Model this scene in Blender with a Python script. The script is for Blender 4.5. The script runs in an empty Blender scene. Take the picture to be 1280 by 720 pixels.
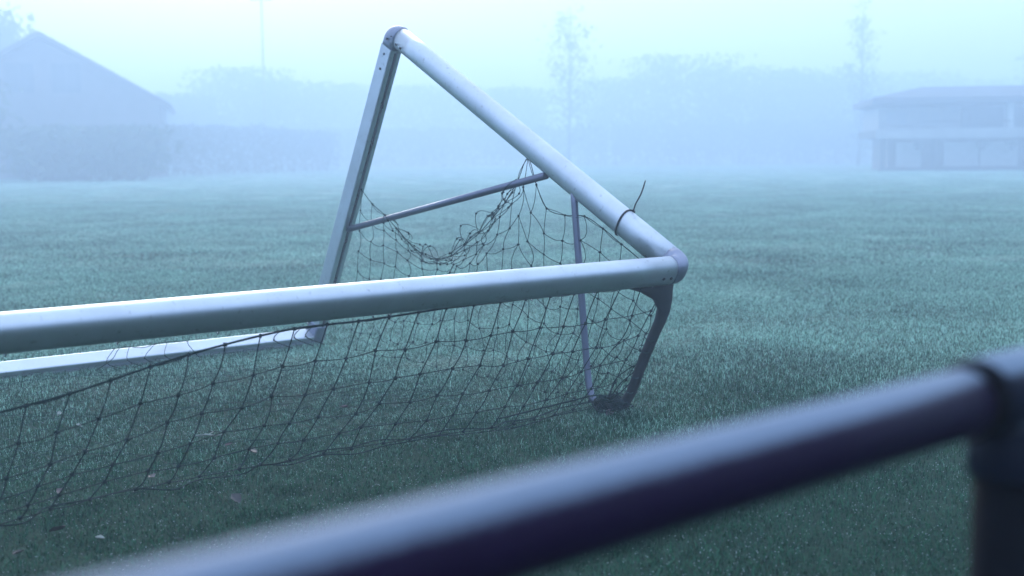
import bpy, bmesh, math, random
from math import sin, cos, pi, radians
from mathutils import Vector, Matrix, noise
import numpy as np

# ------------------------------------------------------------------ camera, world, sun, exposure
SC = bpy.context.scene
COL = SC.collection
CAM_H = 1.1815
FPX, PITCH, ROLL = 1508.555, .1088, -.0091
fw = Vector((0, cos(PITCH), -sin(PITCH))); up = Vector((0, sin(PITCH), cos(PITCH))); rt = Vector((1, 0, 0))
r2 = rt*cos(ROLL) + up*sin(ROLL); u2 = -rt*sin(ROLL) + up*cos(ROLL)
cd = bpy.data.cameras.new('camera'); cam = bpy.data.objects.new('camera', cd); COL.objects.link(cam)
cam.matrix_world = Matrix(((r2.x, u2.x, -fw.x, 0), (r2.y, u2.y, -fw.y, 0), (r2.z, u2.z, -fw.z, CAM_H), (0, 0, 0, 1)))
cd.sensor_width = 36; cd.lens = FPX/1280*36
cd.clip_start = .05; cd.clip_end = 3000
cd.dof.use_dof = True; cd.dof.focus_distance = 5.25; cd.dof.aperture_fstop = 2.3
SC.camera = cam

SUN_EL, SUN_AZ = radians(24), radians(-14)      # azimuth measured from +Y, negative = to the left
w = bpy.data.worlds.new('World'); SC.world = w; w.use_nodes = True
nt = w.node_tree; nt.nodes.clear()
out = nt.nodes.new('ShaderNodeOutputWorld'); bg = nt.nodes.new('ShaderNodeBackground')
sky = nt.nodes.new('ShaderNodeTexSky'); sky.sky_type = 'NISHITA'; sky.sun_disc = False
sky.sun_elevation = SUN_EL; sky.sun_rotation = SUN_AZ
sky.air_density = 1.6; sky.dust_density = 2.0; sky.ozone_density = 3.0
mx = nt.nodes.new('ShaderNodeMixRGB'); mx.inputs[0].default_value = .72
mx.inputs[2].default_value = (9.3, 11.4, 15.6, 1)      # the even layer of cloud over the clear sky
nt.links.new(sky.outputs[0], mx.inputs[1]); nt.links.new(mx.outputs[0], bg.inputs[0])
bg.inputs[1].default_value = .1; nt.links.new(bg.outputs[0], out.inputs[0])

sl = bpy.data.lights.new('sun', 'SUN'); so = bpy.data.objects.new('sun', sl); COL.objects.link(so)
sl.energy = 1.5; sl.angle = radians(30); sl.color = (1.0, .97, .92)
sd = Vector((sin(SUN_AZ)*cos(SUN_EL), cos(SUN_AZ)*cos(SUN_EL), sin(SUN_EL)))
so.rotation_euler = sd.to_track_quat('Z', 'Y').to_euler()

SC.view_settings.view_transform = 'Standard'; SC.view_settings.look = 'None'
SC.view_settings.exposure = 0.82; SC.view_settings.gamma = 1
SC.cycles.volume_bounces = 2; SC.cycles.max_bounces = 6; SC.cycles.diffuse_bounces = 2
SC.cycles.volume_step_rate = 4
SC.cycles.use_denoising = True

# ------------------------------------------------------------------ helpers
def tag(o, label=None, cat=None, group=None, kind=None):
    for k, v in (('label', label), ('category', cat), ('group', group), ('kind', kind)):
        if v: o[k] = v
    return o
def empty(name, loc=(0, 0, 0), rz=0):
    o = bpy.data.objects.new(name, None); COL.objects.link(o); o.location = loc; o.rotation_euler = (0, 0, rz); return o
def link_mesh(name, me, mat, parent=None):
    if mat: me.materials.append(mat)
    o = bpy.data.objects.new(name, me); COL.objects.link(o)
    if parent: o.parent = parent
    return o
class MB:
    def __init__(s): s.v = []; s.f = []; s.sm = []
    def add(s, vs, fs, smooth=False):
        n = len(s.v); s.v += [tuple(p) for p in vs]
        for f in fs: s.f.append(tuple(i+n for i in f)); s.sm.append(smooth)
    def box(s, c, h, R=None):
        c = Vector(c); vs = []
        for x in (-1, 1):
            for y in (-1, 1):
                for z in (-1, 1):
                    d = Vector((x*h[0], y*h[1], z*h[2])); vs.append(c + (R @ d if R else d))
        s.add(vs, [(0, 1, 3, 2), (4, 6, 7, 5), (0, 4, 5, 1), (2, 3, 7, 6), (0, 2, 6, 4), (1, 5, 7, 3)])
    def b2(s, x0, x1, y0, y1, z0, z1): s.box(((x0+x1)/2, (y0+y1)/2, (z0+z1)/2), ((x1-x0)/2, (y1-y0)/2, (z1-z0)/2))
    def tube(s, pts, r, n=8, cap=True):
        pts = [Vector(p) for p in pts]; rs = r if hasattr(r, '__len__') else [r]*len(pts)
        t0 = (pts[1]-pts[0]).normalized(); a = t0.orthogonal().normalized(); rings = []
        vs = []
        for i, p in enumerate(pts):
            t = (pts[min(i+1, len(pts)-1)] - pts[max(i-1, 0)])
            t = t.normalized() if t.length > 1e-9 else t0
            a = (a - t*a.dot(t)); a = a.normalized() if a.length > 1e-6 else t.orthogonal().normalized()
            b = t.cross(a)
            for k in range(n):
                an = 2*pi*k/n; vs.append(p + (a*cos(an) + b*sin(an))*rs[i])
        fs = []
        for i in range(len(pts)-1):
            for k in range(n):
                k2 = (k+1) % n; fs.append((i*n+k, i*n+k2, (i+1)*n+k2, (i+1)*n+k))
        s.add(vs, fs, n > 4)
        if cap:
            m = len(s.v)-len(vs); s.f += [tuple(m+k for k in range(n-1, -1, -1)), tuple(m+len(vs)-n+k for k in range(n))]; s.sm += [False, False]
    def loft(s, secs, smooth=True, cap=True):
        n = len(secs[0]); vs = [p for q in secs for p in q]; fs = []
        for i in range(len(secs)-1):
            for k in range(n):
                k2 = (k+1) % n; fs.append((i*n+k, i*n+k2, (i+1)*n+k2, (i+1)*n+k))
        m = len(s.v); s.add(vs, fs, smooth)
        if cap:
            s.f += [tuple(m+k for k in range(n-1, -1, -1)), tuple(m+len(vs)-n+k for k in range(n))]; s.sm += [False, False]
    def mesh(s, name):
        me = bpy.data.meshes.new(name); me.from_pydata([tuple(p) for p in s.v], [], s.f); me.polygons.foreach_set('use_smooth', s.sm)
        bm = bmesh.new(); bm.from_mesh(me); bmesh.ops.recalc_face_normals(bm, faces=bm.faces); bm.to_mesh(me); bm.free()
        me.update(); return me
    def build(s, name, mat, parent=None, rec=True): return link_mesh(name, s.mesh(name), mat, parent)
def sec(c, a1, a2, q1, q2, ex=2.4, n=28):
    """super-ellipse section about c with half sizes q1 along a1 and q2 along a2"""
    r = []
    for k in range(n):
        t = 2*pi*k/n; ct, st = cos(t), sin(t)
        x = math.copysign(abs(ct)**(2/ex), ct)*q1; y = math.copysign(abs(st)**(2/ex), st)*q2
        r.append(Vector(c) + a1*x + a2*y)
    return r
def hashf(*a):
    return (math.sin(sum(x*k for x, k in zip(a, (12.9898, 78.233, 37.719, 4.581))))*43758.5453) % 1

# ------------------------------------------------------------------ materials
def new_mat(name):
    m = bpy.data.materials.new(name); m.use_nodes = True; n = m.node_tree
    return m, n, n.nodes['Principled BSDF']
def mat(name, c1, c2=None, rough=.5, metal=0, scale=8, bump=0, bscale=60, rvar=0, coat=0, spec=.5, detail=5):
    m, n, b = new_mat(name)
    tc = n.nodes.new('ShaderNodeTexCoord')
    b.inputs['Base Color'].default_value = (*c1, 1); b.inputs['Roughness'].default_value = rough; b.inputs['Metallic'].default_value = metal
    b.inputs['Coat Weight'].default_value = coat; b.inputs['Specular IOR Level'].default_value = spec
    if c2:
        nz = n.nodes.new('ShaderNodeTexNoise'); nz.inputs['Scale'].default_value = scale; nz.inputs['Detail'].default_value = detail
        n.links.new(tc.outputs['Object'], nz.inputs['Vector'])
        r = n.nodes.new('ShaderNodeValToRGB'); r.color_ramp.elements[0].position = .35; r.color_ramp.elements[1].position = .68
        r.color_ramp.elements[0].color = (*c1, 1); r.color_ramp.elements[1].color = (*c2, 1)
        n.links.new(nz.outputs[0], r.inputs[0]); n.links.new(r.outputs[0], b.inputs['Base Color'])
        if rvar:
            mr = n.nodes.new('ShaderNodeMapRange'); mr.inputs[3].default_value = rough-rvar; mr.inputs[4].default_value = rough+rvar
            n.links.new(nz.outputs[0], mr.inputs[0]); n.links.new(mr.outputs[0], b.inputs['Roughness'])
    if bump:
        nb = n.nodes.new('ShaderNodeTexNoise'); nb.inputs['Scale'].default_value = bscale; nb.inputs['Detail'].default_value = 4
        n.links.new(tc.outputs['Object'], nb.inputs['Vector'])
        bp = n.nodes.new('ShaderNodeBump'); bp.inputs['Strength'].default_value = bump; bp.inputs['Distance'].default_value = .004
        n.links.new(nb.outputs[0], bp.inputs['Height']); n.links.new(bp.outputs[0], b.inputs['Normal'])
    return m

def painted_aluminium(name, base, dirt, rough):
    """weathered pale coating with scuffs, runs of grime and fine dew"""
    m, n, b = new_mat(name); L = n.links.new
    tc = n.nodes.new('ShaderNodeTexCoord')
    n1 = n.nodes.new('ShaderNodeTexNoise'); n1.inputs['Scale'].default_value = 5; n1.inputs['Detail'].default_value = 8; n1.inputs['Roughness'].default_value = .7
    n2 = n.nodes.new('ShaderNodeTexNoise'); n2.inputs['Scale'].default_value = 38; n2.inputs['Detail'].default_value = 4; n2.inputs['Roughness'].default_value = .6
    L(tc.outputs['Object'], n1.inputs[0]); L(tc.outputs['Object'], n2.inputs[0])
    r1 = n.nodes.new('ShaderNodeValToRGB'); r1.color_ramp.elements[0].position = .3; r1.color_ramp.elements[1].position = .75
    r1.color_ramp.elements[0].color = (*base, 1); r1.color_ramp.elements[1].color = tuple(x*.82 for x in base)+(1,)
    L(n1.outputs[0], r1.inputs[0])
    r2_ = n.nodes.new('ShaderNodeValToRGB'); r2_.color_ramp.elements[0].position = .62; r2_.color_ramp.elements[1].position = .76
    r2_.color_ramp.elements[0].color = (0, 0, 0, 1); r2_.color_ramp.elements[1].color = (.55, .55, .55, 1)
    L(n2.outputs[0], r2_.inputs[0])
    mx = n.nodes.new('ShaderNodeMixRGB'); L(r2_.outputs[0], mx.inputs[0]); L(r1.outputs[0], mx.inputs[1]); mx.inputs[2].default_value = (*dirt, 1)
    L(mx.outputs[0], b.inputs['Base Color'])
    mr = n.nodes.new('ShaderNodeMapRange'); mr.inputs[3].default_value = rough-.07; mr.inputs[4].default_value = rough+.12
    L(n1.outputs[0], mr.inputs[0]); L(mr.outputs[0], b.inputs['Roughness'])
    b.inputs['Metallic'].default_value = .88
    n3 = n.nodes.new('ShaderNodeTexNoise'); n3.inputs['Scale'].default_value = 420; n3.inputs['Detail'].default_value = 2
    L(tc.outputs['Object'], n3.inputs[0])
    bp = n.nodes.new('ShaderNodeBump'); bp.inputs['Strength'].default_value = .18; bp.inputs['Distance'].default_value = .001
    L(n3.outputs[0], bp.inputs['Height']); L(bp.outputs[0], b.inputs['Normal'])
    return m

M_ALU = painted_aluminium('weathered_white_aluminium', (.54, .60, .66), (.13, .14, .15), .33)
M_CAST = painted_aluminium('cast_corner', (.25, .28, .37), (.09, .10, .12), .42)
M_STRUT = painted_aluminium('strut_metal', (.15, .17, .235), (.05, .05, .07), .4)
M_BRKT = mat('dark_bracket', (.008, .013, .016), (.005, .009, .012), rough=.55, spec=.25, scale=20, bump=.1, bscale=200)
M_SLOT = mat('slot_dark', (.02, .022, .026), rough=.8)
M_BOLT = mat('bolt_steel', (.018, .02, .025), (.04, .04, .045), rough=.5, metal=.6, scale=60)
M_NET = mat('net_cord', (.001, .014, .013), (.003, .022, .019), spec=.08, rough=.75, scale=30)
M_NETW = mat('net_cord_wet', (.008, .05, .045), (.002, .022, .02), spec=.08, rough=.6, scale=9)
M_TIE = mat('cable_tie_plastic', (.012, .014, .018), rough=.4)

def rail_mat(name, c, dew=.5):
    m, n, b = new_mat(name); L = n.links.new
    tc = n.nodes.new('ShaderNodeTexCoord')
    n1 = n.nodes.new('ShaderNodeTexNoise'); n1.inputs['Scale'].default_value = 30; n1.inputs['Detail'].default_value = 6
    L(tc.outputs['Object'], n1.inputs[0])
    r1 = n.nodes.new('ShaderNodeValToRGB'); r1.color_ramp.elements[0].color = (*c, 1); r1.color_ramp.elements[1].color = tuple(x*1.5 for x in c)+(1,)
    L(n1.outputs[0], r1.inputs[0]); L(r1.outputs[0], b.inputs['Base Color'])
    n2 = n.nodes.new('ShaderNodeTexNoise'); n2.inputs['Scale'].default_value = 900; n2.inputs['Detail'].default_value = 2
    L(tc.outputs['Object'], n2.inputs[0])
    bp = n.nodes.new('ShaderNodeBump'); bp.inputs['Strength'].default_value = .5; bp.inputs['Distance'].default_value = .0008
    L(n2.outputs[0], bp.inputs['Height']); L(bp.outputs[0], b.inputs['Normal'])
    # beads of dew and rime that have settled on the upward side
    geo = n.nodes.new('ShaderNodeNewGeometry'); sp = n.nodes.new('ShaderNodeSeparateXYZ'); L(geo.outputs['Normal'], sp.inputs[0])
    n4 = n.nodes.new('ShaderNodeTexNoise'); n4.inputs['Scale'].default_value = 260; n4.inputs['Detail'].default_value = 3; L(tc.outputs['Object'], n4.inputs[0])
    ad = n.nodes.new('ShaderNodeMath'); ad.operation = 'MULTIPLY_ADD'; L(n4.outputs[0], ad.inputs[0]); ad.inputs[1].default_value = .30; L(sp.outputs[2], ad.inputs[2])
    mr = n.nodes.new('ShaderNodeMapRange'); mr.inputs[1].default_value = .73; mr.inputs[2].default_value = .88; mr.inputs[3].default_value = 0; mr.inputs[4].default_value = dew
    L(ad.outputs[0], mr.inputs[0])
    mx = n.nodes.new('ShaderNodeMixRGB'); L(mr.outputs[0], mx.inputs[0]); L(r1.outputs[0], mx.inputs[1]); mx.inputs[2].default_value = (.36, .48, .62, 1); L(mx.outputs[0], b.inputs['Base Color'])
    b.inputs['Roughness'].default_value = .42; b.inputs['Specular IOR Level'].default_value = .06
    return m
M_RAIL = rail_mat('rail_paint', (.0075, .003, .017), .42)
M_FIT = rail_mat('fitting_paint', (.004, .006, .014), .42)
M_POST = mat('dark_post_paint', (.0015, .002, .004), (.0025, .003, .006), rough=.7, scale=30, spec=.04)
M_RUB = mat('rubber', (.002, .002, .003), (.003, .003, .005), rough=.8, spec=.03)

# ------------------------------------------------------------------ ground
def ground_h(x, y):
    d = math.hypot(x, y)
    a = max(0, min(1, (60-d)/30))
    return a*(.030*noise.noise(Vector((x*.55, y*.55, 0))) + .018*noise.noise(Vector((x*1.7, y*1.7, 3))))-.006
def turf_nodes(n, b, blade, gain=1.0):
    L = n.links.new; geo = n.nodes.new('ShaderNodeNewGeometry')
    big = n.nodes.new('ShaderNodeTexNoise'); big.inputs['Scale'].default_value = .55; big.inputs['Detail'].default_value = 5; big.inputs['Roughness'].default_value = .6
    fin = n.nodes.new('ShaderNodeTexNoise'); fin.inputs['Scale'].default_value = 190 if blade else 45; fin.inputs['Detail'].default_value = 3 if blade else 8
    fin.inputs['Roughness'].default_value = .75
    L(geo.outputs['Position'], big.inputs[0]); L(geo.outputs['Position'], fin.inputs[0])
    src = fin.outputs[0]
    if blade:       # every blade carries its own share of dew
        at = n.nodes.new('ShaderNodeAttribute'); at.attribute_name = 'rnd'
        mr_ = n.nodes.new('ShaderNodeMapRange'); mr_.inputs[3].default_value = .12; mr_.inputs[4].default_value = .88; L(at.outputs['Fac'], mr_.inputs[0])
        av = n.nodes.new('ShaderNodeMix'); av.inputs[0].default_value = .6; L(fin.outputs[0], av.inputs[2]); L(mr_.outputs[0], av.inputs[3]); src = av.outputs[0]
    dew = n.nodes.new('ShaderNodeMath'); dew.operation = 'MULTIPLY_ADD'
    L(big.outputs[0], dew.inputs[0]); dew.inputs[1].default_value = .40; 
    ad = n.nodes.new('ShaderNodeMath'); ad.operation = 'MULTIPLY'; L(src, ad.inputs[0]); ad.inputs[1].default_value = 1.12
    L(ad.outputs[0], dew.inputs[2])
    r = n.nodes.new('ShaderNodeValToRGB'); e = r.color_ramp.elements
    e[0].position = .52; e[0].color = (.001, .032, .012, 1)
    e[1].position = .95; e[1].color = (.020, .120, .058, 1)
    x = e.new(.74); x.color = (.004, .064, .026, 1)
    sc_ = n.nodes.new('ShaderNodeMath'); sc_.operation = 'MULTIPLY'; sc_.inputs[1].default_value = 1.0
    L(sc_.outputs[0], r.inputs[0])
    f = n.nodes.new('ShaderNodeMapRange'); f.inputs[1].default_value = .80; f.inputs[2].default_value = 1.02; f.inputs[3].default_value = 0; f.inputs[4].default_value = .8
    # pale cover is thinner on the near turf and thickens a few metres out
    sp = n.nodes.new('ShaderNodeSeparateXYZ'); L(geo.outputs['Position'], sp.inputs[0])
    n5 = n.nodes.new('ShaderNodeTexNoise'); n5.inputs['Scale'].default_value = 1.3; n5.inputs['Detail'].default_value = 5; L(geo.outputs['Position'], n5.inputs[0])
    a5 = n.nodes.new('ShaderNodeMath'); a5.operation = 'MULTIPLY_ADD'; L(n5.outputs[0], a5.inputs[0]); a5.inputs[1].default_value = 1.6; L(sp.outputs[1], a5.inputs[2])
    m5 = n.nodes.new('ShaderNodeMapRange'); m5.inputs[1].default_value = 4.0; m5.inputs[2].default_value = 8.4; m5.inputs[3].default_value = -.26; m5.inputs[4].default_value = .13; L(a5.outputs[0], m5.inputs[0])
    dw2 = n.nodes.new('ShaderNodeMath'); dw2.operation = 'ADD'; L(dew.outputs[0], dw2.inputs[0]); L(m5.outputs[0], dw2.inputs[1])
    far_haze = n.nodes.new('ShaderNodeMapRange'); far_haze.inputs[1].default_value = 12; far_haze.inputs[2].default_value = 65; far_haze.inputs[3].default_value = 0; far_haze.inputs[4].default_value = .13; L(sp.outputs[1], far_haze.inputs[0])  # haze painted into the far turf: paler with distance, melting into the fog
    dew_haze = n.nodes.new('ShaderNodeMath'); dew_haze.operation = 'ADD'; L(dw2.outputs[0], dew_haze.inputs[0]); L(far_haze.outputs[0], dew_haze.inputs[1]); L(dew_haze.outputs[0], f.inputs[0]); L(dew.outputs[0], sc_.inputs[0])
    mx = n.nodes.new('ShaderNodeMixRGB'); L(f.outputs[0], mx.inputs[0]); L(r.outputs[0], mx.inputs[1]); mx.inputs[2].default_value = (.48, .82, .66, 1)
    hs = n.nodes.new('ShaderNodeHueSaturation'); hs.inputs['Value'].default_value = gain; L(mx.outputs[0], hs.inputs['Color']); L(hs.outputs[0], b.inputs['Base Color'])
    return fin
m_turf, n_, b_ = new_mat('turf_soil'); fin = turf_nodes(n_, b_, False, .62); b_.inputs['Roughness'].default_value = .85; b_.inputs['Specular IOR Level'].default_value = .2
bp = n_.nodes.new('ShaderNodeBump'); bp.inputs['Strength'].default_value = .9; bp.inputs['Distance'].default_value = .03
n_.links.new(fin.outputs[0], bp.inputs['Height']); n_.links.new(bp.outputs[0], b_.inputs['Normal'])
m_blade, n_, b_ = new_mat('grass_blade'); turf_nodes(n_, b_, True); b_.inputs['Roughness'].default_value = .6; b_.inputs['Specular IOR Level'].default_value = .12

xs = sorted(set([-320, -200, -120, -70, -45] + [round(-30+.5*i, 3) for i in range(0, 121)] + [45, 70, 120, 200, 320]))
ys = sorted(set([-320, -150, -60, -20, -8, -3] + [round(0+.4*i, 3) for i in range(0, 131)] + [60, 75, 100, 150, 220, 320]))
gv = [(x, y, ground_h(x, y)) for y in ys for x in xs]; nx = len(xs)
gf = [(j*nx+i, j*nx+i+1, (j+1)*nx+i+1, (j+1)*nx+i) for j in range(len(ys)-1) for i in range(nx-1)]
me = bpy.data.meshes.new('ground'); me.from_pydata(gv, [], gf); me.polygons.foreach_set('use_smooth', [True]*len(gf))
tag(link_mesh('ground', me, m_turf), kind='structure')

m_dew = mat('dew_beads', (.40, .48, .50), rough=.15)
# grass: soft-edged patches of bent blades set out over the near field with geometry nodes
def patch(seed, n, rad, hmin, hmax, wd, dsz=1):
    rs = np.random.RandomState(seed); V = []; F = []; MI = []; RN = []
    for i in range(n):
        r = rad*math.sqrt(rs.rand()); th = rs.rand()*2*pi; x, y = r*cos(th), r*sin(th)
        h = rs.uniform(hmin, hmax)*(1-.25*(r/rad)); an = rs.rand()*2*pi; ln = rs.uniform(.15, 1.7)*h; wb = wd*rs.uniform(.6, 1.3)
        dx, dy = cos(an), sin(an); fx = an + rs.uniform(-.6, .6) + pi/2; px, py = cos(fx)*wb/2, sin(fx)*wb/2
        b0 = len(V)
        V += [(x-px, y-py, -.006), (x+px, y+py, -.006)]
        V += [(x+dx*ln*.35-px*.8, y+dy*ln*.35-py*.8, h*.62), (x+dx*ln*.35+px*.8, y+dy*ln*.35+py*.8, h*.62)]
        V += [(x+dx*ln, y+dy*ln, h)]
        F += [(b0, b0+1, b0+3, b0+2), (b0+2, b0+3, b0+4)]; MI += [0, 0]; RN += [rs.rand()]*2
        if rs.rand() < .05:      # a bead of dew at the tip
            c = (x+dx*ln, y+dy*ln, h+.001); q = rs.uniform(.0010, .0020)*dsz; k = len(V)
            V += [(c[0]+q, c[1], c[2]), (c[0]-q, c[1], c[2]), (c[0], c[1]+q, c[2]), (c[0], c[1]-q, c[2]), (c[0], c[1], c[2]+q), (c[0], c[1], c[2]-q)]
            F += [(k+a, k+b_, k+c_) for a, b_, c_ in ((0, 2, 4), (2, 1, 4), (1, 3, 4), (3, 0, 4), (2, 0, 5), (1, 2, 5), (3, 1, 5), (0, 3, 5))]; MI += [1]*8; RN += [1.0]*8
    me = bpy.data.meshes.new('turf_patch'); me.from_pydata(V, [], F); me.materials.append(m_blade); me.materials.append(m_dew); me.polygons.foreach_set('material_index', MI)
    at = me.attributes.new('rnd', 'FLOAT', 'FACE'); at.data.foreach_set('value', RN); return me
def scatter(name, pts, patches, label):
    me = bpy.data.meshes.new(name); me.from_pydata([p[:3] for p in pts], [], [])
    for an, k, ty in (('rz', 3, 'FLOAT'), ('sz', 4, 'FLOAT')):
        a = me.attributes.new(an, ty, 'POINT'); a.data.foreach_set('value', [p[k] for p in pts])
    o = link_mesh(name, me, m_blade)
    g = bpy.data.node_groups.new(name+'_nodes', 'GeometryNodeTree')
    g.interface.new_socket('Geometry', in_out='INPUT', socket_type='NodeSocketGeometry'); g.interface.new_socket('Geometry', in_out='OUTPUT', socket_type='NodeSocketGeometry')
    gi = g.nodes.new('NodeGroupInput'); go = g.nodes.new('NodeGroupOutput'); L = g.links.new
    jn = g.nodes.new('GeometryNodeJoinGeometry')
    idx = g.nodes.new('GeometryNodeInputIndex')
    for i, pm in enumerate(patches):
        po = bpy.data.objects.new('turf_patch', pm)
        oi = g.nodes.new('GeometryNodeObjectInfo'); oi.inputs['Object'].default_value = po; oi.inputs['As Instance'].default_value = True
        ip = g.nodes.new('GeometryNodeInstanceOnPoints')
        md = g.nodes.new('ShaderNodeMath'); md.operation = 'MODULO'; md.inputs[1].default_value = len(patches); L(idx.outputs[0], md.inputs[0])
        cp = g.nodes.new('ShaderNodeMath'); cp.operation = 'COMPARE'; cp.inputs[1].default_value = i; cp.inputs[2].default_value = .1; L(md.outputs[0], cp.inputs[0])
        L(gi.outputs[0], ip.inputs['Points']); L(cp.outputs[0], ip.inputs['Selection']); L(oi.outputs['Geometry'], ip.inputs['Instance'])
        ar = g.nodes.new('GeometryNodeInputNamedAttribute'); ar.data_type = 'FLOAT'; ar.inputs['Name'].default_value = 'rz'
        as_ = g.nodes.new('GeometryNodeInputNamedAttribute'); as_.data_type = 'FLOAT'; as_.inputs['Name'].default_value = 'sz'
        cx = g.nodes.new('ShaderNodeCombineXYZ'); L(ar.outputs['Attribute'], cx.inputs[2])
        cs = g.nodes.new('ShaderNodeCombineXYZ'); cs.inputs[0].default_value = 1; cs.inputs[1].default_value = 1; L(as_.outputs['Attribute'], cs.inputs[2])
        L(cx.outputs[0], ip.inputs['Rotation']); L(cs.outputs[0], ip.inputs['Scale']); L(ip.outputs[0], jn.inputs[0])
    L(jn.outputs[0], go.inputs[0])
    md = o.modifiers.new('scatter', 'NODES'); md.node_group = g
    return tag(o, label, 'grass', kind='stuff')
rng = random.Random(5)
def field(y0, y1, step, margin, base):
    pts = []; y = y0
    while y < y1:
        hw = .46*y + margin; x = -hw
        while x < hw:
            px, py = x+rng.uniform(-.5, .5)*step, y+rng.uniform(-.5, .5)*step
            s = base*(.95 + .55*noise.noise(Vector((px*1.1, py*1.1, 7))) + .35*noise.noise(Vector((px*3.5, py*3.5, 1))))
            pts.append((px, py, ground_h(px, py), rng.uniform(0, 6.28), max(.35, s))); x += step
        y += step
    return pts
near = [patch(10+i, 1300, .40, .009, .027, .0026) for i in range(4)]
far = [patch(30+i, 900, .55, .012, .032, .0042, 1.7) for i in range(3)]
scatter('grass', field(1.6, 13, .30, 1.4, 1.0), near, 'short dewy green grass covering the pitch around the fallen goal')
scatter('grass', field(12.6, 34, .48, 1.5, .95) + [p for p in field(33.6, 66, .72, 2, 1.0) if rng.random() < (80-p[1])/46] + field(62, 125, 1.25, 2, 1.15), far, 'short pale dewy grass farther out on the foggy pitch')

tuft = [patch(60+i, 90, .075, .018, .058, .0028) for i in range(3)]
tp = []
gu, gv_ = Vector((.7802, .6255, 0)), Vector((-.6255, .7802, 0)); g0 = Vector((.6993, 5.1641, 0))
for i in range(230):      # unmown tufts along the bar and round the feet
    s = -i*.022 + rng.uniform(-.02, .02); q = g0 + gu*s + gv_*(3.075 + rng.uniform(-.03, .015)); tp.append((q.x, q.y, ground_h(q.x, q.y), rng.uniform(0, 6.28), rng.uniform(.5, 1.0)))
for i in range(46):
    an = rng.uniform(0, 6.28); rr = rng.uniform(.04, .13); q = g0 + gu*(rr*cos(an)) + gv_*(.37+rr*sin(an)); tp.append((q.x, q.y, ground_h(q.x, q.y), an, rng.uniform(.6, 1.1)))
for i in range(90):
    q = Vector((rng.uniform(-1.9, .6), rng.uniform(3.6, 6.5), 0)); tp.append((q.x, q.y, ground_h(q.x, q.y), rng.uniform(0, 6), rng.uniform(.5, .9)))
scatter('grass', tp, tuft, 'longer unmown tufts of grass against the bar and feet of the fallen goal')

# ------------------------------------------------------------------ the fallen goal (local x = along crossbar, y = along the side frame, z = up)
C0 = (.6993, 5.1641, 0); RZ = math.atan2(.6255, .7802)
S = Vector((1, 0, 0))
Cc = Vector((.038, 0, .690)); Ac = Vector((0, 2.137, 1.866)); Bc = Vector((0, 3.138, .034))
P = (Ac-Cc).normalized(); Bd = (Bc-Ac); LB = Bd.length; Bd.normalize()
LP = (Ac-Cc).length; LEN = 7.32
goal = empty('football_goal', C0, RZ)
tag(goal, 'white football goal tipped over onto its back on the foggy pitch', 'goal')
HB, HP = .062, .050       # half sizes of the oval tube: along the depth and across
def in_pl(a, z): return Vector((0, a, z))
# crossbar
m = MB(); m.loft([sec(S*x + Cc, P, Bd, HP, HB, 2.35) for x in np.linspace(-LEN+.02, -.075, 24)]); m.build('crossbar', M_ALU, goal)
def post(x):
    m = MB(); m.loft([sec(S*x + Cc + P*t, S, Bd, HP, HB, 2.35) for t in np.linspace(.07, LP-.07, 12)])
    o = m.build('post', M_ALU, goal)
    # fine extruded ridge along the face of the profile
    return o
for x in (0, -LEN): post(x)
# corner castings, crossbar to post
def elbow(x, sg):
    m = MB(); secs = []; R = .052
    cx = Cc + S*x
    k = 1.012
    secs.append(sec(cx - S*sg*.075, P, Bd, HP*k, HB*k, 2.35))
    # quarter turn about a centre inside the corner
    cc = cx - S*sg*R + P*R
    for i in range(0, 9):
        th = i/8*pi/2
        c = cc + S*sg*R*sin(th) - P*R*cos(th); ax = P*cos(th) - S*sg*sin(th)
        secs.append(sec(c, ax, Bd, HP*k, HB*k, 2.35))
    secs.append(sec(cx + P*.075, -S*sg, Bd, HP*k, HB*k, 2.35))
    m.loft(secs); return m.build('corner_joint', M_CAST, goal)
for x, sg in ((0, 1), (-LEN, -1)): elbow(x, sg)
# corner castings, post to side bar (round shoulder, flattening to the box profile)
WS, WP = .0375, .056
def elbow2(x):
    m = MB(); R = .056; cx = Ac + S*x; secs = []
    secs.append(sec(cx - P*.075, S, Bd, HP*1.02, HB*1.02, 2.4))
    cc = cx - P*R + Bd*R
    for i in range(0, 9):
        th = i/8*pi/2; t = i/8
        c = cc - Bd*R*cos(th) + P*R*sin(th); ax = Bd*cos(th) - P*sin(th)
        secs.append(sec(c, S, ax, (HP*(1-t)+WS*1.06*t)*1.02, (HB*(1-t)+WP*t)*1.02, 2.4+1.2*t))
    secs.append(sec(cx + Bd*.08, S, -P, WS*1.06, WP*1.03, 4))
    m.loft(secs); m.build('corner_joint', M_CAST, goal)
for x in (0, -LEN): elbow2(x)
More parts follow.
